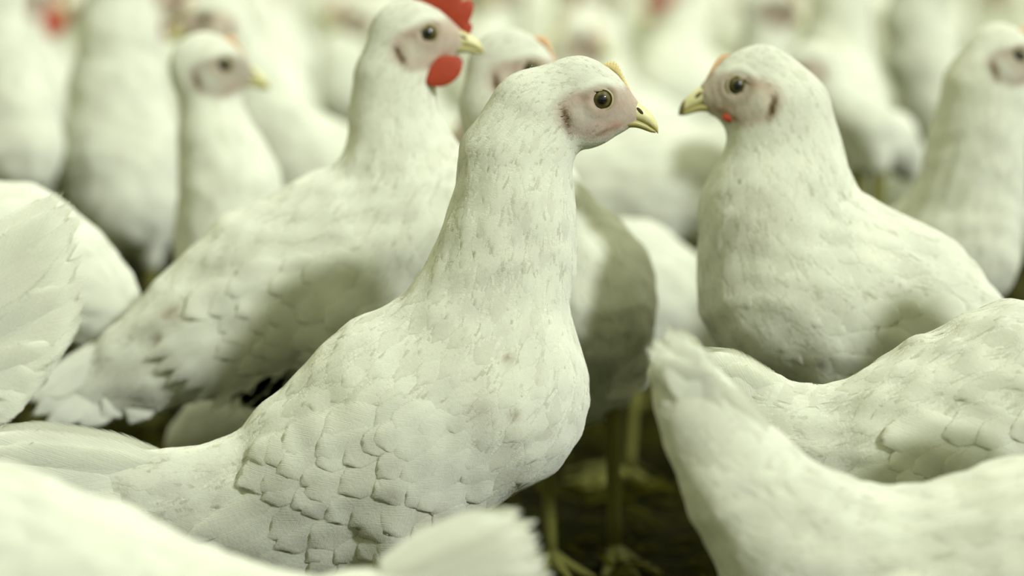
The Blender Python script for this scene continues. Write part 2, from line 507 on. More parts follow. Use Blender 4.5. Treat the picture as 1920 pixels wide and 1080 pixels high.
def build_hen(spec):
    """spec: D, chain [(px,py,r_px,flat,dy)] neck base -> tail, neck [(px,py,r)], head (px,py,yaw,pitch,scale[,dy])"""
    D = spec['D']; vox = spec.get('vox', 0.003); lod = spec.get('lod', 1)
    fld = Field()
    def node(t):
        px, py, r = t[:3]
        fl = t[3] if len(t) > 3 else 0.85
        dy = t[4] if len(t) > 4 else 0
        return unproj(px, py, D + dy), r * (D + dy) / FPX, fl
    body = [node(t) for t in spec['body']]
    neck = [node(t) for t in spec['neck']]
    ax = body[0][0] - body[-1][0]; ax[2] = 0; ax = nrm(ax)
    nb = np.array([-ax[1], ax[0], 0])
    H = None
    hs = spec.get('head')
    if hs:
        px, py, yaw, pitch, sc = hs[:5]
        H = Head(unproj(px, py, D + (hs[5] if len(hs) > 5 else -0.013)), yaw, pitch, sc)
        hn = {k: (H.w(v[0], v[1]), v[2] * H.sc, v[3]) for k, v in HEAD_NODES.items()}
        def hseg(a, b, k=0.007, tg='h', L=0.011, W=0.006):
            fld.add(hn[a][0], hn[b][0], hn[a][1], hn[b][1], hn[a][2], hn[b][2], H.n, k, tg, L, W)
        hseg('muzzle', 'face'); hseg('face', 'skull'); hseg('chin', 'jaw', 0.006); hseg('jaw', 'skull', 0.008, None)
        # eye ridge and eye sockets
        first = (hn['skull'][0], hn['skull'][1], hn['skull'][2])
        nk = [first] + neck
    else:
        nk = neck
    szk = spec.get('fs', 1.0)
    for i in range(len(nk) - 1):
        a, b = nk[i], nk[i + 1]
        q = i / max(1, len(nk) - 1)
        fld.add(a[0], b[0], a[1], b[1], a[2], b[2], nb if i else (H.n if H else nb), 0.012 if i else 0.010, 'n',
                (0.022 + 0.016 * q) * szk, (0.0052 + 0.0065 * q) * szk)
    a, b = nk[-1], body[0]
    fld.add(a[0], b[0], a[1], b[1], a[2], b[2], nb, 0.015, 'n', 0.036 * szk, 0.0145 * szk)
    for i in range(len(body) - 1):
        a, b = body[i], body[i + 1]
        q = i / max(1, len(body) - 2)
        fld.add(a[0], b[0], a[1], b[1], a[2], b[2], nb, 0.015, 'b', (0.036 + 0.020 * q) * szk, (0.0165 - 0.002 * q) * szk)
    fld.clump = spec.get('clump', 0.0011)
    if H is not None: fld.hc = hn['skull'][0]
    for e_ in spec.get('extra', []):
        a, b = node(e_[0]), node(e_[1])
        fld.add(a[0], b[0], a[1], b[1], a[2], b[2], nb, 0.02, 'b', 0.045, 0.022)
    # thighs
    hip = body[min(len(body) - 1, spec.get('hip', 1))]
    gx = hip[0].copy()
    belly = hip[0][2] - hip[1]
    sgn = []
    if belly > 0.05:
        for s_ in (-1, 1):
            top = hip[0] + nb * s_ * hip[1] * 0.42
            top[2] = belly + hip[1] * 0.55
            kn = top.copy(); kn[2] = max(belly - 0.012, 0.07); kn -= ax * 0.005
            fld.add(top, kn, hip[1] * 0.38, 0.014, 0.8, 0.8, nb, 0.02, None, 0, 0)
            sgn.append((s_, kn))
    allp = np.array([s[0] for s in fld.seg] + [s[1] for s in fld.seg]); allr = np.array([s[2] for s in fld.seg] + [s[3] for s in fld.seg])
    lo = (allp - allr[:, None]).min(0) - 0.012; hi = (allp + allr[:, None]).max(0) + 0.012
    V, F = surface_nets(fld, lo, hi, vox)
    V = fld.project(V, 0.0, 1)
    origin = np.array([gx[0], gx[1], 0.0])
    root = bpy.data.objects.new(spec.get('name', 'white_hen'), None)
    root.empty_display_size = 0.05
    root.location = origin
    COL.objects.link(root)
    tag(root, spec['label'], 'chicken', spec.get('group'))
    stains_and_shade = [(unproj(px, py, D - 0.06), r * D / FPX, col, s) for px, py, r, col, s in spec.get('stains_and_shade', [])]
    # stain and painted-shade centres snap to the body surface
    stains_and_shade = [(fld.project(c[None], 0.001, 8)[0], r, col, s) for c, r, col, s in stains_and_shade]

    def skin(P):
        """0 feather .. 1 bare face, plus colour"""
        if H is None: return np.zeros(len(P)), None
        x, y, z = H.local(P)
        ay = np.abs(y)
        m = np.clip(1.18 - np.sqrt(((x + 5) / 78) ** 2 + ((z + 24 + 0.22 * (x + 5) * 0) / 50) ** 2), 0, 0.3) / 0.3
        m *= np.clip((ay - 8) / 14, 0, 1)
        m = np.maximum(m, np.clip((x - 36) / 10, 0, 1) * (x < 90)) * (np.hypot(x, z) < 112)
        m *= np.clip((30 + 0.15 * x - z) / 14, 0, 1)
        m *= (x > -100)
        return np.clip(m, 0, 1), (x, ay, z)

    def tints(P, plain=False):
        t = np.tile(np.array(WHITE), (len(P), 1))
        s, loc = skin(P)
        if loc is not None:
            x, ay, z = loc
            pink = np.array((0.64, 0.51, 0.40)); pale = np.array((0.72, 0.66, 0.53)); red = np.array((0.62, 0.28, 0.16)); ear = np.array((0.20, 0.13, 0.055)); lobe = np.array((0.70, 0.68, 0.50))
            c = np.tile(pink, (len(P), 1))
            def blend(c, w, col): w = np.clip(w, 0, 1)[:, None]; return c * (1 - w) + np.array(col) * w
            c = blend(c, 1.15 - np.hypot((x + 38) / 30, (z + 32) / 26), pale)
            c = blend(c, 0.8 - np.hypot((x - 26) / 34, (z + 48) / 12), red)
            c = blend(c, 0.75 - np.hypot((x + 30) / 16, (z - 2) / 10), red)
            c = blend(c, 0.6 - np.hypot((x - 34) / 16, (z + 12) / 22), (0.60, 0.36, 0.27))
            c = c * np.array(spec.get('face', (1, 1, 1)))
            sm = s * 0.78
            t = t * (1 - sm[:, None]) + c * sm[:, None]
            t = blend(t, s * (0.85 - np.hypot((x - 8) / 44, (z + 60 - 0.42 * (x - 8)) / 7)), (0.36, 0.20, 0.10))
            t = blend(t, s * 0.5 * np.exp(-((np.hypot(x + 4, z - 2) - 25) / 7) ** 2), (0.42, 0.34, 0.22))
            fl_ = np.sin(x * 0.9 + 3 * np.sin(z * 0.21)) * np.sin(z * 0.8 + 2 * np.sin(x * 0.17))
            t = t * (1 - 0.10 * s * np.clip(fl_, 0, 1))[:, None]
            # ear opening behind the cheek
            w = 1.25 - np.hypot((x + 66 + 0.25 * (z + 36)) / 7.5, (z + 36) / 25)
            t = blend(t, w * 1.3 * (ay > 12), ear)
            w = 0.9 - np.hypot((x + 60) / 10, (z + 62) / 12)
            t = blend(t, w * (ay > 12) * 0.6, (0.45, 0.34, 0.22))
        return stain_shade_tint(P, t, stains_and_shade)

    # relief of the head: brow, cheek, ear dent, fine folds
    if H is not None:
        x, y, z = H.local(V); ay = np.abs(y)
        g = nrm(fld.grad(V))
        s, _ = skin(V)
        near = (np.hypot(x, z) < 130) & (ay > 10)
        d = np.zeros(len(V))
        d -= 4.5 * np.exp(-((np.hypot(x, z) - 15) / 7.0) ** 2)            # socket
        d += 3.0 * np.exp(-((np.hypot(x + 2, z - 2) - 29) / 7.0) ** 2)     # lid swelling
        d -= 7.0 * np.exp(-((x + 67 + 0.25 * (z + 36)) / 7) ** 2 - ((z + 36) / 22) ** 2)
        d += 4.0 * np.exp(-((x + 46) / 15) ** 2 - ((z + 30) / 20) ** 2)
        d -= 2.0 * np.exp(-((x + 32) / 14) ** 2 - ((z - 0) / 4) ** 2)
        d += s * (1.2 * np.sin(x * 0.55 + z * 0.2) * np.sin(z * 0.5 - x * 0.1))
        V = V + g * (d * near * H.sc)[:, None]

    Vb, Fb = V, F
    uvb = np.full((len(V), 2), 0.5); uvb[:, 1] = 0.3
    tb = tints(V)
    midx = np.zeros(len(F), np.int32)
    # ---- contour feathers
    if lod <= 2:
        A = V[F]; area = 0.5 * np.linalg.norm(np.cross(A[:, 2] - A[:, 0], A[:, 3] - A[:, 1]), axis=1)
        cen = A.mean(1)
        _, LW = fld.flow(cen)
        dens = area / (LW[:, 0] * LW[:, 1])
        want = int(min(60000, dens.sum() * 14))
        pick = rng.choice(len(F), want, p=dens / dens.sum())
        P = cen[pick] + (rng.random((want, 3)) - 0.5) * vox
        P = fld.project(P, 0.0, 1)
        fl, LW = fld.flow(P)
        sk, loc = skin(P)
        ok = sk < 0.25
        if loc is not None:
            ok &= ~((loc[0] > 40) & (loc[2] < 10) & (loc[0] < 140) & (loc[2] > -75))
        P, fl, LW = P[ok], fl[ok], LW[ok]
        R = np.sqrt(LW[:, 0] * LW[:, 1]) * spec.get('space', 0.50)
        keep = thin(P, R)
        P, fl, LW = P[keep], fl[keep], LW[keep]
        nn = nrm(fld.grad(P))
        fl = fl - (fl * nn).sum(1, keepdims=True) * nn
        # a little droop and disorder
        fl = nrm(nrm(fl) + np.array([0, 0, -0.10]) + 0.20 * rng.standard_normal(fl.shape))
        fl = nrm(fl - (fl * nn).sum(1, keepdims=True) * nn)
        Lc = LW[:, 0] * (0.85 + 0.3 * rng.random(len(P))); Wc = LW[:, 1] * (0.85 + 0.3 * rng.random(len(P)))
        lift = 0.0007 * np.clip(Wc / 0.02, 0.35, 1.3) * (0.5 + 0.9 * rng.random(len(P)))
        cV, cF, cU = cards(fld, P - fl * Lc[:, None] * 0.3, fl, Lc, Wc, lift, rows=7 if lod < 2 else 5, cols=4, normals=nn)
        ct = tints(cV)
        tone = np.clip(1.01 - 0.10 * rng.random((len(P), 1)) ** 3 * np.array([1.0, 1.04, 1.25]), 0, 1.02)
        ct = ct * np.repeat(tone, len(cV) // len(P), axis=0)
        Fb = np.concatenate([F, cF + len(V)]); Vb = np.concatenate([V, cV]); uvb = np.concatenate([uvb, cU]); tb = np.concatenate([tb, ct])
        midx = np.concatenate([midx, np.ones(len(cF), np.int32)])
        ns = spec.get('strands', 0)
        if ns:
            pick = rng.choice(len(F), ns, p=dens / dens.sum())
            P = fld.project(cen[pick] + (rng.random((ns, 3)) - 0.5) * vox * 2, 0.0, 1)
            fl, LW = fld.flow(P); sk, loc = skin(P)
            ok = sk < 0.45
            if loc is not None: ok |= (rng.random(len(sk)) < 0.5) & ((loc[2] < -42 - 0.3 * loc[0]) | (loc[0] < -40) | (loc[2] > 22))
            if loc is not None: ok &= ~((loc[0] > 40) & (loc[2] < 10) & (loc[0] < 140) & (loc[2] > -75))
            P, fl, LW = P[ok], fl[ok], LW[ok]
            nn = nrm(fld.grad(P))
            fl = nrm(nrm(fl) + np.array([0, 0, -0.12]) + 0.20 * rng.standard_normal(fl.shape))
            fl = nrm(fl - (fl * nn).sum(1, keepdims=True) * nn)
            Lc = LW[:, 0] * (0.45 + 0.9 * rng.random(len(P))); Wc = 0.0009 + 0.0016 * rng.random(len(P)) + LW[:, 1] * 0.03
            cV, cF, cU = cards(fld, P, fl, Lc, Wc, 0.0003 + 0.0006 * rng.random(len(P)) * np.clip(LW[:, 1] / 0.015, 0.3, 1), rows=6, cols=1, normals=nn)
            cU[:, 0] = 0.5; cU[:, 1] *= 0.5
            ct = tints(cV) * np.repeat(1.01 - 0.22 * rng.random((len(P), 1)) ** 4 * np.array([1.0, 1.05, 1.3]), 12, axis=0)
            Fb = np.concatenate([Fb, cF + len(Vb)]); Vb = np.concatenate([Vb, cV]); uvb = np.concatenate([uvb, cU]); tb = np.concatenate([tb, ct])
            midx = np.concatenate([midx, np.zeros(len(cF), np.int32)])
    b = mesh_object('body', Vb, Fb, [M_DOWN, M_FEATHER if lod <= 1 else M_DOWN], root, origin, uv=uvb, tint=tb, mat_idx=midx)

    # ---- wings: coverts in rows and long flight feathers
    wg = spec.get('wing')
    if wg:
        s0 = unproj(wg[0], wg[1], D); s1 = unproj(wg[2], wg[3], D)
        Lw = np.linalg.norm(s1 - s0)
        up = nrm(np.cross(s1 - s0, nb));  up = up if up[2] > 0 else -up
        axd = nrm(s1 - s0)
        hw = wg[4] * D / FPX      # half height of the wing
        for sd in (-1, 1):
            rt, dr, LL, WW, lf = [], [], [], [], []
            # flight feathers, lowest layer first
            nf = 11
            for i in range(nf):
                q = i / (nf - 1)
                rt.append(s0 + axd * Lw * (0.30 + 0.22 * q) + up * hw * (-0.75 + 1.25 * q))
                dr.append(nrm(axd + up * (-0.70 + 0.66 * q)))
                LL.append(Lw * (0.52 + 0.16 * math.sin(q * 2.2))); WW.append(0.021); lf.append(0.0012 + 0.0014 * q)
            pts_ = []
            tries = 0
            while tries < 2600:
                tries += 1
                x0 = random.random() * 0.62; q = random.random()
                e = max(0.45, math.sqrt(max(0, 1 - (1 - x0 * 2.2) ** 2)) if x0 < 0.45 else 1.0)
                X = Lw * x0; Z = hw * e * (-1.0 + 2.0 * q)
                if all((X - a_) ** 2 + (Z - b_) ** 2 > 0.0125 ** 2 for a_, b_ in pts_):
                    pts_.append((X, Z))
                    rt.append(s0 + axd * X + up * Z)
                    dr.append(nrm(axd + up * (-0.26 + 0.30 * q + 0.28 * (random.random() - 0.5))))
                    g_ = 0.75 + 0.5 * random.random(); LL.append((0.032 + 0.018 * x0) * g_); WW.append(0.023 * g_)
                    rim = min(1.0, (0.02 + x0 * 5.0) * 1.0, (1 - abs(2 * q - 1)) * 4 + 0.25 + 2 * max(0, x0 - 0.3)); lf.append((0.0034 - 0.0008 * x0) * rim + 0.0002 * random.random())
            for i in range(0):
                x0 = random.random() * 0.85; q = random.random()
                e = max(0.45, math.sqrt(max(0, 1 - (1 - x0 * 2.2) ** 2)) if x0 < 0.45 else 1.0)
                rt.append(s0 + axd * Lw * x0 + up * hw * e * (-1.0 + 2.0 * q))
                dr.append(nrm(axd + up * (-0.26 + 0.30 * q + 0.55 * (random.random() - 0.5) - 0.3 * max(0, x0 - 0.3))))
                LL.append(0.014 + 0.020 * random.random()); WW.append(0.002 + 0.008 * random.random()); lf.append(0.0021 if x0 > 0.15 else 0.0006)
            rt, dr = np.array(rt), np.array(dr); LL, WW, lf = np.array(LL), np.array(WW), np.array(lf)
            def trace(P, off):
                # slide in from the side until the skin is met
                P = P - ((P - s0) @ nb)[:, None] * nb + nb * sd * 0.16
                for _ in range(26):
                    d = fld(P) - off
                    P = P - nb * sd * (np.clip(d, -0.01, 0.02) * 0.55)[:, None]
                    lat = (P - s0) @ nb * sd
                    low = 0.018 + 0 * lat
                    P = P + nb * sd * np.maximum(low - lat, 0)[:, None]
                return P
            rows, cols = 12, 6
            flat = cards(fld, rt, dr, LL, WW, lf, rows=rows, cols=cols, drape=False, normals=np.tile(nb * sd, (len(rt), 1)))
            P, Fw, U = flat
            per = rows * (cols + 1)
            off = np.repeat(lf, per) + 0.0011 * U[:, 1] - 0.0012 * np.clip(U[:, 1] - 0.85, 0, 1) / 0.15 - 0.0011 * (2 * U[:, 0] - 1) ** 2 - 0.0012 * (1 - U[:, 1]) ** 2
            Pw = trace(P, off)
            tw = tints(Pw) * np.repeat(0.96 + 0.05 * rng.random(len(rt)), per)[:, None]
            mesh_object('wing', Pw, Fw, [M_FEATHER if lod <= 1 else M_DOWN], root, origin, uv=U, tint=tw)

    # ---- tail fan
    tl = spec.get('tail')
    if tl:
        r0 = unproj(tl['root'][0], tl['root'][1], D + tl.get('dy0', body[-1][0][1] - D))
        rt, dr, LL, WW, nn_, cu = [], [], [], [], [], []
        for i, t in enumerate(tl['tips']):
            px, py = t[:2]
            for sd in (-1, 1):
                off = (t[2] if len(t) > 2 else 0.012) * sd
                tip = unproj(px, py, r0[1] + (t[3] if len(t) > 3 else 0)) + nb * off
                st = r0 + nb * sd * 0.008
                if 'spread' in tl:
                    perp = nrm(np.cross(tip - r0, nb)); 
                    st = st + perp * tl['spread'] * ((i / max(1, len(tl['tips']) - 1)) - 0.5)
                v = tip - st
                rt.append(st); LL.append(np.linalg.norm(v)); dr.append(nrm(v)); WW.append(tl.get('w', 0.03) * (0.9 + 0.2 * random.random()))
                side = nrm(nb * sd + 0.15 * rng.standard_normal(3)); nn_.append(nrm(side - (side @ nrm(v)) * nrm(v)))
        rt, dr, LL, WW, nn_ = map(np.array, (rt, dr, LL, WW, nn_))
        tv, tf, tu = cards(fld, rt, dr, LL, WW, np.full(len(rt), 0.004), rows=16, cols=8, drape=False, normals=nn_, jag=0.05)
        tt = tints(tv) * np.repeat(0.95 + 0.06 * rng.random(len(rt)), len(tv) // len(rt))[:, None]
        mesh_object('tail', tv, tf, [M_FEATHER if lod <= 1 else M_DOWN], root, origin, uv=tu, tint=tt)

    # ---- head furniture
    if H is not None:
        Vu, Fu = ellipse_loft(interp_stations(UPPER, 26)); Vl, Fl = ellipse_loft(interp_stations(LOWER, 18))
        Vu = np.array(Vu); Vl = np.array(Vl)
        Vu[:, 1] *= np.where(Vu[:, 2] > -30, 0.92, 1.0)
        parts = [(Vu, Fu), (Vl, Fl)]
        VV, FF = merge(parts)
        tn = np.ones((len(VV), 3)); tn[len(Vu):] = (0.60, 0.58, 0.42)
        # the cutting edge and the hooked tip are darker horn
        k = (VV[:, 2] < -40 - 0.28 * np.maximum(VV[:, 0] - 60, 0)) & (np.arange(len(VV)) < len(Vu))
        tn[k] = (0.78, 0.72, 0.55)
        if spec.get('dark_tip'): tn[VV[:, 0] > 96] = (0.25, 0.22, 0.15)
        bk = poly_object('beak', H.w(VV[:, 0], VV[:, 2], VV[:, 1]), FF, M_BEAK, root, origin, tint=tn)
        if lod <= 2:
            nv, nf = [], []
            for sd in (-1, 1):
                a, f_ = ellipse_loft([(q, math.sqrt(max(0.02, 1 - (q / 9) ** 2)) * 3.6, -math.sqrt(max(0.02, 1 - (q / 9) ** 2)) * 3.6, math.sqrt(max(0.02, 1 - (q / 9) ** 2)) * 2) for q in (-9, -7, -4, 0, 4, 7, 9)], 12)
                a = np.array(a); c, s_ = math.cos(-0.75), math.sin(-0.75)
                x = a[:, 0] * c - a[:, 2] * s_; zz = a[:, 0] * s_ + a[:, 2] * c
                a = np.stack([x + 71, a[:, 1] + sd * 13.6, zz - 23], 1)
                nv.append((a, f_))
            NV, NF = merge(nv)
            poly_object('nostril', H.w(NV[:, 0], NV[:, 2], NV[:, 1]), NF, M_NOSTRIL, bk, origin)
        cb = spec.get('comb')
        if cb:
            cs, cm, sp = cb
            CV, CF = comb_mesh(H, cs, seed=int(D * 1000), spikes=sp)
            poly_object('comb', CV, CF, cm, root, origin)
        wt = spec.get('wattle')
        if wt:   # (cx, cz, rx, rz)
            for sd in (-1, 1):
                st = []
                for q in np.linspace(-1, 1, 22):
                    e = math.sqrt(max(0.01, 1 - q * q))
                    st.append((wt[0] + q * wt[2], wt[1] + wt[3] * e * (1 if wt[3] < 20 else 0.75), wt[1] - wt[3] * e, 4.5 * e + 0.5))
                a, f_ = ellipse_loft(st, 14); a = np.array(a)
                if wt[3] > 20: a[:, 2] += 0.10 * (a[:, 0] - wt[0])
                a[:, 1] += sd * ((37 if wt[3] > 20 else 33) + 0.12 * (wt[1] - a[:, 2]))
                poly_object('wattle', H.w(a[:, 0], a[:, 2], a[:, 1]), f_, M_COMB_RED, root, origin)
        # eyes
        for sd in (-1, 1):
            R = 20.5
            surf = H.w(0, 0, sd * 37)
            # find the skin level at the eye
            yy = np.linspace(20, 60, 41); dd = fld(H.w(np.zeros(41), np.zeros(41), sd * yy))
            lv = yy[np.argmax(dd > 0)] if (dd > 0).any() else 37
            cyy = sd * (lv - 15.0)
            nu, nv_ = 40, 20
            VV = []; ring = []; FF = []
            for i in range(nv_ + 1):
                th = math.pi * 0.62 * i / nv_
                for j in range(nu):
                    a = 2 * math.pi * j / nu
                    bul = 1.0 + 0.06 * math.exp(-(th / 0.5) ** 2)
                    VV.append((R * math.sin(th) * math.cos(a), cyy + sd * R * bul * math.cos(th), R * math.sin(th) * math.sin(a)))
                    ring.append(min(1.0, R * math.sin(th) / 18.0) if th < math.pi / 2 else 1.0)
            for i in range(nv_):
                for j in range(nu):
                    FF.append((i * nu + j, i * nu + (j + 1) % nu, (i + 1) * nu + (j + 1) % nu, (i + 1) * nu + j))
            VV = np.array(VV)
            ey = mesh_object('eye', H.w(VV[:, 0], VV[:, 2], VV[:, 1]), FF, [M_EYE], root, origin, ring=ring)
            if lod <= 2:
                tv, tf = [], []; nu, nv_ = 36, 8
                for i in range(nu):
                    a = 2 * math.pi * i / nu
                    Rr = 18.6 + 2.2 * math.sin(a) ** 2 * (1 if math.sin(a) < 0 else 0.2)
                    for j in range(nv_):
                        w = 2 * math.pi * j / nv_
                        r = Rr + 1.9 * math.cos(w)
                        tv.append((r * math.cos(a) * 1.05, cyy + sd * (10.4 + 2.2 * math.sin(w)), r * math.sin(a)))
                for i in range(nu):
                    for j in range(nv_):
                        tf.append((i * nv_ + j, i * nv_ + (j + 1) % nv_, ((i + 1) % nu) * nv_ + (j + 1) % nv_, ((i + 1) % nu) * nv_ + j))
                tv = np.array(tv)
                mesh_object('eyelid', H.w(tv[:, 0], tv[:, 2], tv[:, 1]), tf, [M_EYELID], ey, origin)

    # ---- legs: shank, three front toes, hind toe
    for s_, kn in sgn:
        pts = []
        ank = kn.copy(); ank[2] = 0.016; ank += ax * 0.006
        top = kn.copy(); top[2] += 0.01
        sh = revolve_tube([top, kn * 0.6 + ank * 0.4, ank * 0.8 + kn * 0.2, ank], [0.0075, 0.0055, 0.0058, 0.0065], 10)
        parts = [sh]
        for ang, ln in ((-0.5, 0.042), (0, 0.052), (0.5, 0.042), (math.pi, 0.02)):
            d = ax * math.cos(ang) + nb * math.sin(ang)
            e = ank + d * ln; e[2] = 0.004
            m1 = ank + d * ln * 0.4; m1[2] = 0.010
            m2 = ank + d * ln * 0.75; m2[2] = 0.006
            parts.append(revolve_tube([ank, m1, m2, e, e + d * 0.008], [0.006, 0.0048, 0.0042, 0.0036, 0.0008], 8))
        VV, FF = merge(parts)
        poly_object('leg', VV, FF, M_LEG, root, origin)
    return root

def stem_copy(root, loc, rz, sc, label, group=None):
    r = root.copy(); COL.objects.link(r)
    r.location = loc; r.rotation_euler = (0, 0, rz); r.scale = (sc, sc, sc)
    r['label'] = label
    if group: r['group'] = group
    elif 'group' in r: del r['group']
    for ch in root.children:
        c = ch.copy(); COL.objects.link(c); c.parent = r
        for g in ch.children:
            d = g.copy(); COL.objects.link(d); d.parent = c
    return r

# ------------------------------------------------------------------ the setting
def plane(name, x0, x1, y0, y1, mat, z=0.0):
    me = bpy.data.meshes.new(name)
    me.from_pydata([(x0, y0, z), (x1, y0, z), (x1, y1, z), (x0, y1, z)], [], [(0, 1, 2, 3)])
    me.materials.append(mat)
    o = bpy.data.objects.new(name, me); COL.objects.link(o)
    return tag(o, kind='structure')

def litter_material():
    m, nt, out = new_mat('litter')
    N = nt.nodes.new; L = nt.links.new
    tc = N('ShaderNodeTexCoord')
    n1 = N('ShaderNodeTexNoise'); n1.inputs['Scale'].default_value = 22; n1.inputs['Detail'].default_value = 6
    L(tc.outputs['Object'], n1.inputs['Vector'])
    v = N('ShaderNodeTexVoronoi'); v.inputs['Scale'].default_value = 70; L(tc.outputs['Object'], v.inputs['Vector'])
    cr = N('ShaderNodeValToRGB'); L(n1.outputs[0], cr.inputs[0])
    e = cr.color_ramp.elements
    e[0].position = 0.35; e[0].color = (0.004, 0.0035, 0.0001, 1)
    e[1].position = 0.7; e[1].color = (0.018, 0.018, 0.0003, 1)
    b = N('ShaderNodeBsdfPrincipled'); L(cr.outputs[0], b.inputs['Base Color']); b.inputs['Roughness'].default_value = 0.95; b.inputs['Specular IOR Level'].default_value = 0.05
    bp = N('ShaderNodeBump'); bp.inputs['Strength'].default_value = 0.9; bp.inputs['Distance'].default_value = 0.01
    L(v.outputs[0], bp.inputs['Height']); L(bp.outputs[0], b.inputs['Normal'])
    L(b.outputs[0], out.inputs[0])
    return m
def wall(name, x0, x1, y0, y1, h, mat):
    me = bpy.data.meshes.new(name)
    V = [(x, y, z) for z in (0, h) for x, y in ((x0, y0), (x1, y0), (x1, y1), (x0, y1))]
    me.from_pydata(V, [], [(0, 1, 5, 4), (1, 2, 6, 5), (2, 3, 7, 6), (3, 0, 4, 7), (4, 5, 6, 7), (3, 2, 1, 0)])
    me.materials.append(mat)
    o = bpy.data.objects.new(name, me); COL.objects.link(o)
    return tag(o, kind='structure')
M_WALL = simple_mat('limewashed_wall', (0.62, 0.62, 0.50), 0.9, (0.52, 0.52, 0.40), 0.4, 6)
wall('wall_back', -9, 9, 17, 17.15, 2.8, M_WALL)

# ------------------------------------------------------------------ hens, front to back
DIRT_AND_SHADE = (0.42, 0.36, 0.20)  # dirt colour, also used for the throat shade painted on one hen
main = build_hen(dict(D=1.9, vox=0.0019, lod=0, strands=12000, clump=0.0008, label='white hen standing upright in sharp focus with a small yellow comb', space=0.42,
    head=(1129, 186, 0, 0, 1.0), neck=[(1002, 217, 80, 0.75), (967, 300, 99, 0.8), (962, 400, 112, 0.85), (948, 490, 126, 0.85), (910, 610, 148, 0.82)],
    body=[(893, 725, 208, 0.78), (760, 790, 208, 0.8), (610, 870, 163, 0.8), (480, 905, 92, 0.75), (330, 910, 60, 0.6), (180, 890, 52, 0.45)], hip=1, extra=[((760, 900, 150, 0.75), (560, 1000, 105, 0.7)), ((500, 960, 115, 0.7), (300, 960, 85, 0.55))],
    comb=(COMB_SMALL, M_COMB_YEL, 0), wing=(930, 790, 430, 1040, 165),
    tail=dict(root=(330, 915), tips=[(-60, 815), (-70, 840), (-60, 870), (-40, 900), (-10, 930), (30, 960)], w=0.032, spread=0.03),
    stains_and_shade=[(958, 672, 13, DIRT_AND_SHADE, 0.7), (966, 782, 13, DIRT_AND_SHADE, 0.6), (900, 770, 30, DIRT_AND_SHADE, 0.25), (830, 1010, 60, DIRT_AND_SHADE, 0.3), (730, 930, 20, DIRT_AND_SHADE, 0.35), (440, 830, 10, DIRT_AND_SHADE, 0.4)]))

J = build_hen(dict(D=1.5, vox=0.004, lod=2, label='out-of-focus white hen closest at the bottom left, only its pale back and frayed tail seen',
    neck=[(-330, 760, 100), (-270, 900, 140)], head=(-300, 640, 180, 0, 1.0), comb=(COMB_TINY, M_COMB_ORG, 0),
    body=[(-200, 1090, 235), (-40, 1105, 238), (150, 1150, 215), (350, 1212, 188), (540, 1215, 138, 0.7), (700, 1160, 88, 0.6), (840, 1110, 58, 0.5), (920, 1075, 38, 0.45)], hip=2,
    wing=(-180, 1130, 480, 1260, 120),
    tail=dict(root=(770, 1130), tips=[(985, 962), (1008, 985), (1018, 1015), (1034, 1050), (1045, 1085), (1030, 1130)], w=0.019, spread=0.05)))
K = build_hen(dict(D=1.64, vox=0.003, lod=1, label='white hen at the bottom right corner holding its tail straight up in the foreground', strands=3000,
    neck=[(2210, 700, 100), (2180, 820, 140)], head=(2290, 590, 0, 0, 1.0), comb=(COMB_SMALL, M_COMB_YEL, 0),
    body=[(2080, 1060, 225), (1930, 1102, 243), (1750, 1122, 214), (1590, 1090, 178), (1490, 1020, 148), (1395, 910, 108, 0.75), (1318, 785, 74, 0.65), (1272, 700, 56, 0.5)], hip=2,
    wing=(2060, 1120, 1560, 1210, 130),
    tail=dict(root=(1370, 860), tips=[(1206, 652), (1222, 634), (1246, 606), (1272, 610), (1296, 632), (1318, 664)], w=0.030, spread=0.05)))
Lh = build_hen(dict(D=1.84, vox=0.0025, lod=1, label='white hen at right seen from the side, its ruffled back dipping behind the raised tail', strands=9000,
    neck=[(2200, 380, 95), (2170, 500, 130)], head=(2290, 270, 0, 0, 1.0), comb=(COMB_SMALL, M_COMB_YEL, 0),
    body=[(2080, 740, 205), (1910, 785, 216), (1750, 830, 186), (1630, 868, 148), (1530, 850, 118, 0.75), (1440, 785, 76, 0.6), (1370, 725, 48, 0.5)], hip=2,
    wing=(2050, 800, 1600, 930, 120), clump=0.0016,
    tail=dict(root=(1460, 790), tips=[(1310, 655), (1330, 668), (1350, 690), (1330, 720), (1320, 760)], w=0.028, spread=0.03)))
I = build_hen(dict(D=1.96, vox=0.003, lod=1, label='fanned white tail of a hen standing beyond the left edge, frayed along its rim', strands=2500,
    neck=[(-560, 250, 100), (-520, 380, 130)], head=(-600, 150, 180, 0, 1.0), comb=(COMB_TINY, M_COMB_ORG, 0),
    body=[(-420, 560, 190), (-300, 640, 190), (-190, 690, 150), (-110, 680, 100, 0.6), (-40, 610, 70, 0.45), (20, 530, 40, 0.4)], hip=1,
    wing=(-440, 640, -40, 760, 110),
    tail=dict(root=(-90, 690), tips=[(118, 352), (140, 372), (158, 398), (150, 440), (158, 480), (166, 520), (168, 560), (160, 596), (130, 640), (100, 690), (70, 735)], w=0.036, spread=0.06)))
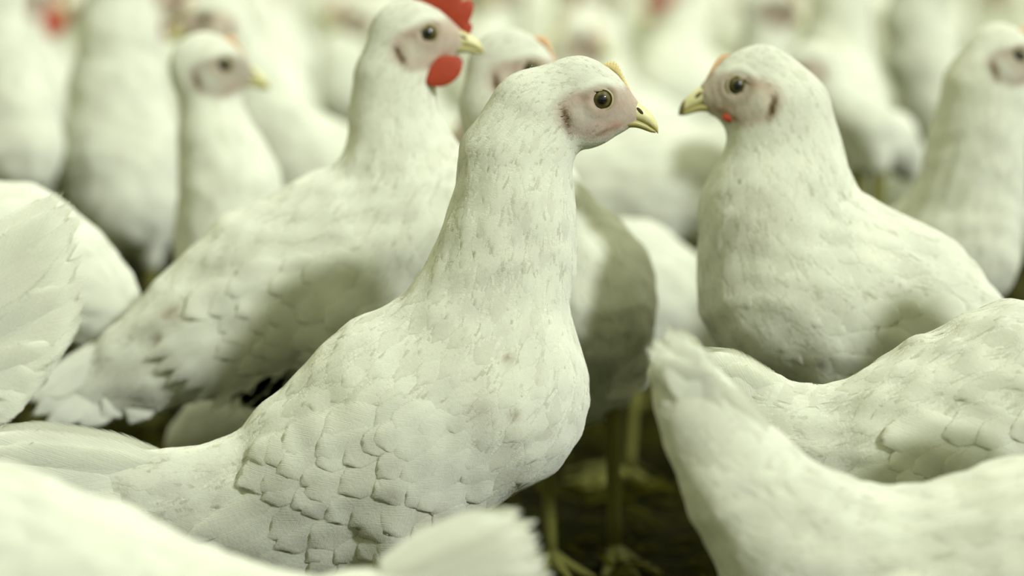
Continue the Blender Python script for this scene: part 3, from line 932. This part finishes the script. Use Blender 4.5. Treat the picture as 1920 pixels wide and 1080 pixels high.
B = build_hen(dict(D=2.13, vox=0.0028, lod=1, label='white hen with a large red comb and round red wattles', strands=7000,
    head=(803, 62, 0, 11, 0.99), neck=[(738, 150, 68, 0.78), (738, 225, 78, 0.8), (755, 310, 100)],
    body=[(775, 420, 160, 0.85), (650, 490, 170, 0.8), (510, 532, 150, 0.8), (385, 618, 125, 0.8), (275, 682, 90, 0.7), (175, 730, 58, 0.5), (110, 755, 34, 0.4)], hip=1,
    comb=(COMB_LARGE, M_COMB_RED, 5), wattle=(12, -80, 46, 36), wing=(740, 490, 350, 670, 95),
    tail=dict(root=(250, 700), tips=[(52, 752), (60, 778), (85, 800), (150, 800), (190, 780), (245, 792), (300, 770)], w=0.026, spread=0.05),
    stains_and_shade=[(290, 590, 22, DIRT_AND_SHADE, 0.8), (255, 655, 12, DIRT_AND_SHADE, 0.8)]))
M = build_hen(dict(D=2.06, face=(1.0, 1.05, 1.0), vox=0.0028, lod=1, label='white hen facing left with a thin orange comb and a small red wattle', strands=8000,
    head=(1383, 160, 180, 3, 1.06), neck=[(1460, 215, 92, 0.75), (1474, 300, 102, 0.8), (1462, 400, 146, 0.85)],
    body=[(1496, 528, 184, 0.85), (1580, 560, 186, 0.85), (1700, 590, 158, 0.8), (1810, 660, 112, 0.75), (1900, 700, 75, 0.6), (1980, 720, 45, 0.45)], hip=1,
    comb=(COMB_TINY, M_COMB_ORG, 0), wattle=(8, -62, 18, 9), dark_tip=True, wing=(1530, 600, 1900, 740, 110),
    tail=dict(root=(1880, 690), tips=[(2090, 700), (2100, 730), (2095, 760), (2080, 790)], w=0.03, spread=0.04),
    stains_and_shade=[(1540, 695, 9, (0.2, 0.16, 0.05), 1.0), (1632, 660, 6, (0.2, 0.16, 0.05), 0.8), (1420, 390, 70, DIRT_AND_SHADE, 0.18)]))  # the broad faint patch paints shade onto the throat
O = build_hen(dict(D=2.19, vox=0.0032, lod=1, label='white hen right behind the sharp one, its orange comb rising over that head', strands=3000,
    head=(995, 130, 0, -4, 1.06), neck=[(925, 205, 64, 0.8), (955, 300, 88), (1005, 400, 112)],
    body=[(1092, 550, 155, 0.85), (1085, 640, 150, 0.85, 0.05), (1030, 650, 140, 0.85, 0.14), (940, 650, 100, 0.8, 0.21), (900, 640, 50, 0.6, 0.27)], hip=0,
    comb=(COMB_SMALL, M_COMB_ORG, 0), wing=(1080, 590, 930, 700, 90)))
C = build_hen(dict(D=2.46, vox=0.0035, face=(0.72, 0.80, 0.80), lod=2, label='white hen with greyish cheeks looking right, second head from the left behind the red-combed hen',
    head=(420, 122, -8, 2, 1.02), neck=[(393, 175, 57, 0.85), (404, 260, 78), (430, 345, 106)],
    body=[(440, 460, 120, 0.9), (480, 500, 125, 0.9, 0.10), (510, 520, 115, 0.9, 0.20), (530, 500, 70, 0.8, 0.28)], hip=0,
    comb=(COMB_SMALL, M_COMB_ORG, 0)))
Hh = build_hen(dict(D=2.22, vox=0.0035, lod=2, label='white hen at the left edge whose rounded rump slopes down behind the fanned tail',
    neck=[(-420, 230, 90), (-380, 330, 110)], head=(-480, 130, 180, 0, 1.0), comb=(COMB_TINY, M_COMB_ORG, 0),
    body=[(-250, 500, 160), (-110, 500, 160), (20, 490, 142), (110, 520, 112), (180, 570, 80, 0.7), (220, 620, 48, 0.6)], hip=1))
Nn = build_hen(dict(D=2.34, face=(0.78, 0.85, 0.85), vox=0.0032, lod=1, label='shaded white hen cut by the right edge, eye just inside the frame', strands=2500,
    head=(1909, 103, 0, 0, 0.92), neck=[(1850, 165, 80), (1832, 260, 92), (1822, 350, 102)],
    body=[(1795, 460, 122), (1740, 510, 135, 0.8, 0.03), (1660, 540, 132, 0.8, 0.07), (1580, 600, 80, 0.8, 0.12), (1530, 620, 50, 0.6, 0.16)], hip=1,
    comb=(COMB_SMALL, M_COMB_ORG, 0)))
P_ = build_hen(dict(D=2.55, vox=0.004, lod=2, label='rounded white rump of a hen between the sharp hen and the left-facing one',
    neck=[(960, 330, 80), (985, 400, 100)], head=(900, 240, 180, 0, 1.0), comb=(COMB_TINY, M_COMB_ORG, 0),
    body=[(1050, 540, 130), (1180, 545, 128), (1262, 580, 105, 0.8), (1320, 640, 80, 0.7), (1360, 690, 45, 0.6)], hip=1))
Z = build_hen(dict(D=2.31, vox=0.004, lod=2, label='white hen lying low beneath the red-combed hen, only its soft flank seen',
    neck=[(700, 560, 80), (650, 640, 100)], head=(780, 520, 0, 0, 1.0),
    body=[(600, 740, 110), (500, 770, 105), (420, 800, 80, 0.8), (360, 830, 50, 0.6)], hip=1))
Dh = build_hen(dict(D=2.85, vox=0.004, lod=2, label='tall blurred white hen facing the camera, wide pale breast left of the grey-cheeked hen',
    head=(235, -95, -60, 5, 1.0), neck=[(225, -40, 58, 0.9), (222, 60, 78, 0.9), (220, 170, 92, 0.95), (228, 280, 108, 1.0)],
    body=[(236, 355, 108, 1.0), (255, 372, 104, 1.0, 0.10), (262, 370, 90, 1.0, 0.2), (270, 340, 50, 0.8, 0.28)], hip=0, comb=(COMB_SMALL, M_COMB_ORG, 0)))
Fh = build_hen(dict(D=2.75, vox=0.004, lod=2, label='blurred white hen standing at the upper left corner, neck against the frame edge',
    head=(-60, -70, 180, 5, 1.0), neck=[(-10, 0, 52), (-6, 90, 68), (15, 190, 86)],
    body=[(30, 270, 95), (0, 310, 105, 0.9, 0.06), (-70, 330, 100, 0.9, 0.12), (-140, 320, 60, 0.8, 0.2)], hip=1, comb=(COMB_TINY, M_COMB_ORG, 0)))
E = build_hen(dict(D=2.9, vox=0.004, lod=2, label='blurred white hen looking left, its head just above the grey-cheeked hen',
    head=(385, 35, 170, -2, 1.0), neck=[(425, 70, 48), (460, 150, 62), (515, 230, 72)],
    body=[(590, 320, 95), (700, 350, 100), (800, 370, 85), (880, 360, 50, 0.6)], hip=1, comb=(COMB_TINY, M_COMB_ORG, 0)))
Q = build_hen(dict(D=2.95, vox=0.004, lod=2, label='blurred white hen seen side-on, its back just under the two facing beaks',
    head=(1485, 150, 0, 0, 0.9), neck=[(1440, 205, 50), (1420, 270, 70)],
    body=[(1330, 345, 105), (1220, 350, 112), (1120, 360, 95), (1040, 350, 60, 0.7), (990, 330, 30, 0.6)], hip=1, comb=(COMB_TINY, M_COMB_ORG, 0)))
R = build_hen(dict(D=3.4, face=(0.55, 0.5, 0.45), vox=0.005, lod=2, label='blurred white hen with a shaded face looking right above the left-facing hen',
    head=(1466, 12, -10, -8, 1.0), neck=[(1432, 55, 40), (1425, 120, 50), (1440, 190, 68)],
    body=[(1450, 250, 85), (1420, 270, 85, 0.9, 0.10), (1380, 270, 70, 0.9, 0.2)], hip=0, comb=(COMB_SMALL, M_COMB_ORG, 0)))
G = build_hen(dict(D=3.7, vox=0.005, lod=2, label='far blurred hen at the upper left with a red comb and red wattles',
    head=(72, -6, -15, 0, 1.1), neck=[(55, 60, 38), (65, 120, 55)],
    body=[(85, 190, 75), (120, 220, 80, 0.9, 0.08), (170, 220, 60, 0.9, 0.16)], hip=1, comb=(COMB_LARGE, M_COMB_RED, 5), wattle=(30, -82, 60, 58)))
R2 = build_hen(dict(D=3.1, vox=0.005, lod=2, label='blurred white hen turned away, bright upright body between the looking-right hen and the dark gap',
    head=(1600, -110, 60, 0, 1.0), neck=[(1590, -60, 46), (1575, 20, 62), (1565, 100, 78)],
    body=[(1560, 170, 92, 0.95), (1568, 200, 95, 0.95, -0.07), (1590, 250, 60, 0.8, -0.13)], hip=0, comb=(COMB_SMALL, M_COMB_ORG, 0)))
S_ = build_hen(dict(D=2.8, vox=0.005, lod=2, label='blurred white hen low in the gap at right, pale back sloping down',
    head=(1500, 130, 180, -20, 0.8), neck=[(1540, 160, 36), (1585, 200, 42)],
    body=[(1628, 232, 46), (1668, 262, 50, 0.9, 0.06), (1705, 300, 42, 0.8, 0.12)], hip=0, comb=(COMB_TINY, M_COMB_ORG, 0)))
T = build_hen(dict(D=3.2, vox=0.005, lod=2, label='blurred white hen with raised neck left of the one cut by the right edge',
    head=(1710, -90, 190, 0, 1.0), neck=[(1725, -40, 42), (1712, 40, 52), (1725, 110, 62)],
    body=[(1760, 200, 75), (1800, 240, 85, 0.9, 0.06), (1870, 280, 85, 0.9, 0.12), (1940, 280, 60)], hip=1, comb=(COMB_TINY, M_COMB_ORG, 0)))

# ------------------------------------------------------------------ the flock behind
def flock():
    protos = [(B, 'comb'), (main, ''), (M, ''), (C, ''), (E, '')]
    # light versions of the same birds for the far rows
    base = []
    for i, sp in enumerate([
        dict(D=1.9, label='x', head=(1129, 186, 0, 0, 1.0), neck=[(1002, 217, 80, 0.75), (967, 300, 99, 0.8), (962, 400, 112, 0.85), (948, 490, 126, 0.85), (910, 610, 148, 0.82)],
             body=[(893, 725, 208, 0.78), (760, 790, 208, 0.8), (610, 870, 163, 0.8), (480, 905, 92, 0.75), (330, 880, 60, 0.6), (220, 820, 45, 0.45)], hip=1, comb=(COMB_SMALL, M_COMB_ORG, 0)),
        dict(D=2.13, label='x', head=(803, 62, 0, 11, 0.99), neck=[(738, 150, 68, 0.78), (738, 225, 78, 0.8), (755, 310, 100)],
             body=[(775, 420, 160, 0.85), (650, 490, 170, 0.8), (510, 532, 150, 0.8), (385, 618, 125, 0.8), (275, 632, 90, 0.7), (175, 600, 58, 0.5)], hip=1, comb=(COMB_LARGE, M_COMB_RED, 5), wattle=(38, -84, 44, 32)),
        dict(D=2.06, label='x', head=(1383, 160, 180, 3, 1.06), neck=[(1460, 215, 92, 0.75), (1474, 300, 102, 0.8), (1462, 400, 146, 0.85)],
             body=[(1496, 528, 184, 0.85), (1580, 560, 186, 0.85), (1700, 590, 158, 0.8), (1810, 640, 112, 0.75), (1900, 620, 75, 0.6), (1960, 560, 45, 0.45)], hip=1, comb=(COMB_TINY, M_COMB_ORG, 0), wattle=(8, -62, 14, 7))]):
        sp['vox'] = 0.006; sp['lod'] = 3; sp['clump'] = 0.001
        base.append(build_hen(sp))
    rr = random.Random(11)
    spots = []
    y = 3.55; n = 0
    placed = [(o.location.x, o.location.y) for o in (G, R, T, R2, E, Q, Dh, Fh)]
    used = [False] * 3
    def circles(x, y, rz, k):
        h = 1 if k != 2 else -1
        c, s = math.cos(rz) * h, math.sin(rz) * h
        return [(x + c * d, y + s * d) for d in (-0.20, -0.07, 0.05)]
    blocks = [(a, b) for a, b in placed]
    for o in (G, R, T, R2, E, Q, Dh, Fh, S_, P_):
        for ch in o.children:
            if ch.name.startswith('body'):
                for v in list(ch.data.vertices)[::97]: blocks.append((o.location.x + v.co.x, o.location.y + v.co.y))
    while y < 10.0:
        half = y * 0.18 + 0.35
        x = -half + rr.random() * 0.2
        while x < half:
            for _ in range(24):
                k = rr.choice((0, 0, 2, 2, 1)) if len(spots) > 2 else len(spots)
                rz = rr.random() * 6.28
                px, py = x + (rr.random() - .5) * 0.20, y + (rr.random() - .5) * 0.14
                cs = circles(px, py, rz, k)
                if all((u - a) ** 2 + (v - b) ** 2 > 0.155 ** 2 for u, v in cs for a, b in blocks if abs(b - v) < 0.2):
                    spots.append((px, py, rz, k)); blocks += cs
                    break
            x += 0.23 + (y - 3.5) * 0.02
        y += 0.18 + (y - 3.5) * 0.03
    for i, (x, y_, rz, k) in enumerate(spots):
        sc = 0.92 + 0.16 * rr.random()
        near = y_ < 99
        lab = ('far blurred hen with a red comb deep in the flock' if k == 1 else 'far blurred white hen deep in the flock behind the sharp hens')
        grp = ('red-combed hens in the far flock' if k == 1 else 'white hens in the far flock')
        if not used[k]:
            used[k] = True; r = base[k]
            r.location = (x, y_, 0); r.rotation_euler = (0, 0, rz); r.scale = (sc,) * 3; r['label'] = lab; r['group'] = grp
        else:
            stem_copy(base[k], (x, y_, 0), rz, sc, lab, grp)
    print('flock', len(spots))
flock()

# ------------------------------------------------------------------ straw and shavings in the litter
def straw():
    rr = np.random.default_rng(3)
    V, F = [], []
    mats = []
    for i in range(8500):
        y = 1.5 + 2.2 * rr.random() ** 0.8; x = (rr.random() - 0.5) * (0.60 * y + 0.6)
        a = rr.random() * 6.28; L = 0.012 + 0.05 * rr.random() ** 2; w = 0.0012 + 0.003 * rr.random()
        c = np.array([x, y, 0.001 + 0.014 * rr.random()]); d = np.array([math.cos(a), math.sin(a), 0.3 * (rr.random() - .5)]); s = np.array([-math.sin(a), math.cos(a), 0])
        b = len(V)
        for t in (-1, 0, 1):
            for u in (-1, 1):
                for h in (0, 1):
                    V.append(c + d * t * L / 2 + s * u * w * (1 if t == 0 else 0.6) + np.array([0, 0, h * 0.0012 + (0.003 if t == 0 else 0)]))
        for t in (0, 1):
            q = b + t * 4
            F += [(q, q + 1, q + 5, q + 4), (q + 3, q + 2, q + 6, q + 7), (q + 1, q + 3, q + 7, q + 5), (q + 2, q, q + 4, q + 6)]
        F += [(b, b + 2, b + 3, b + 1), (b + 8, b + 9, b + 11, b + 10)]
    g = [(-9, -3, 0), (9, -3, 0), (9, 17, 0), (-9, 17, 0)]
    nb = len(V)
    V = np.concatenate([np.array(V), np.array(g, float)])
    F.append((nb, nb + 1, nb + 2, nb + 3))
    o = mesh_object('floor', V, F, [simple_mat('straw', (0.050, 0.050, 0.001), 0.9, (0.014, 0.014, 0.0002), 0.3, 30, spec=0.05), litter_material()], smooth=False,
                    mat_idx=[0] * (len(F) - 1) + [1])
    tag(o, kind='structure')
straw()
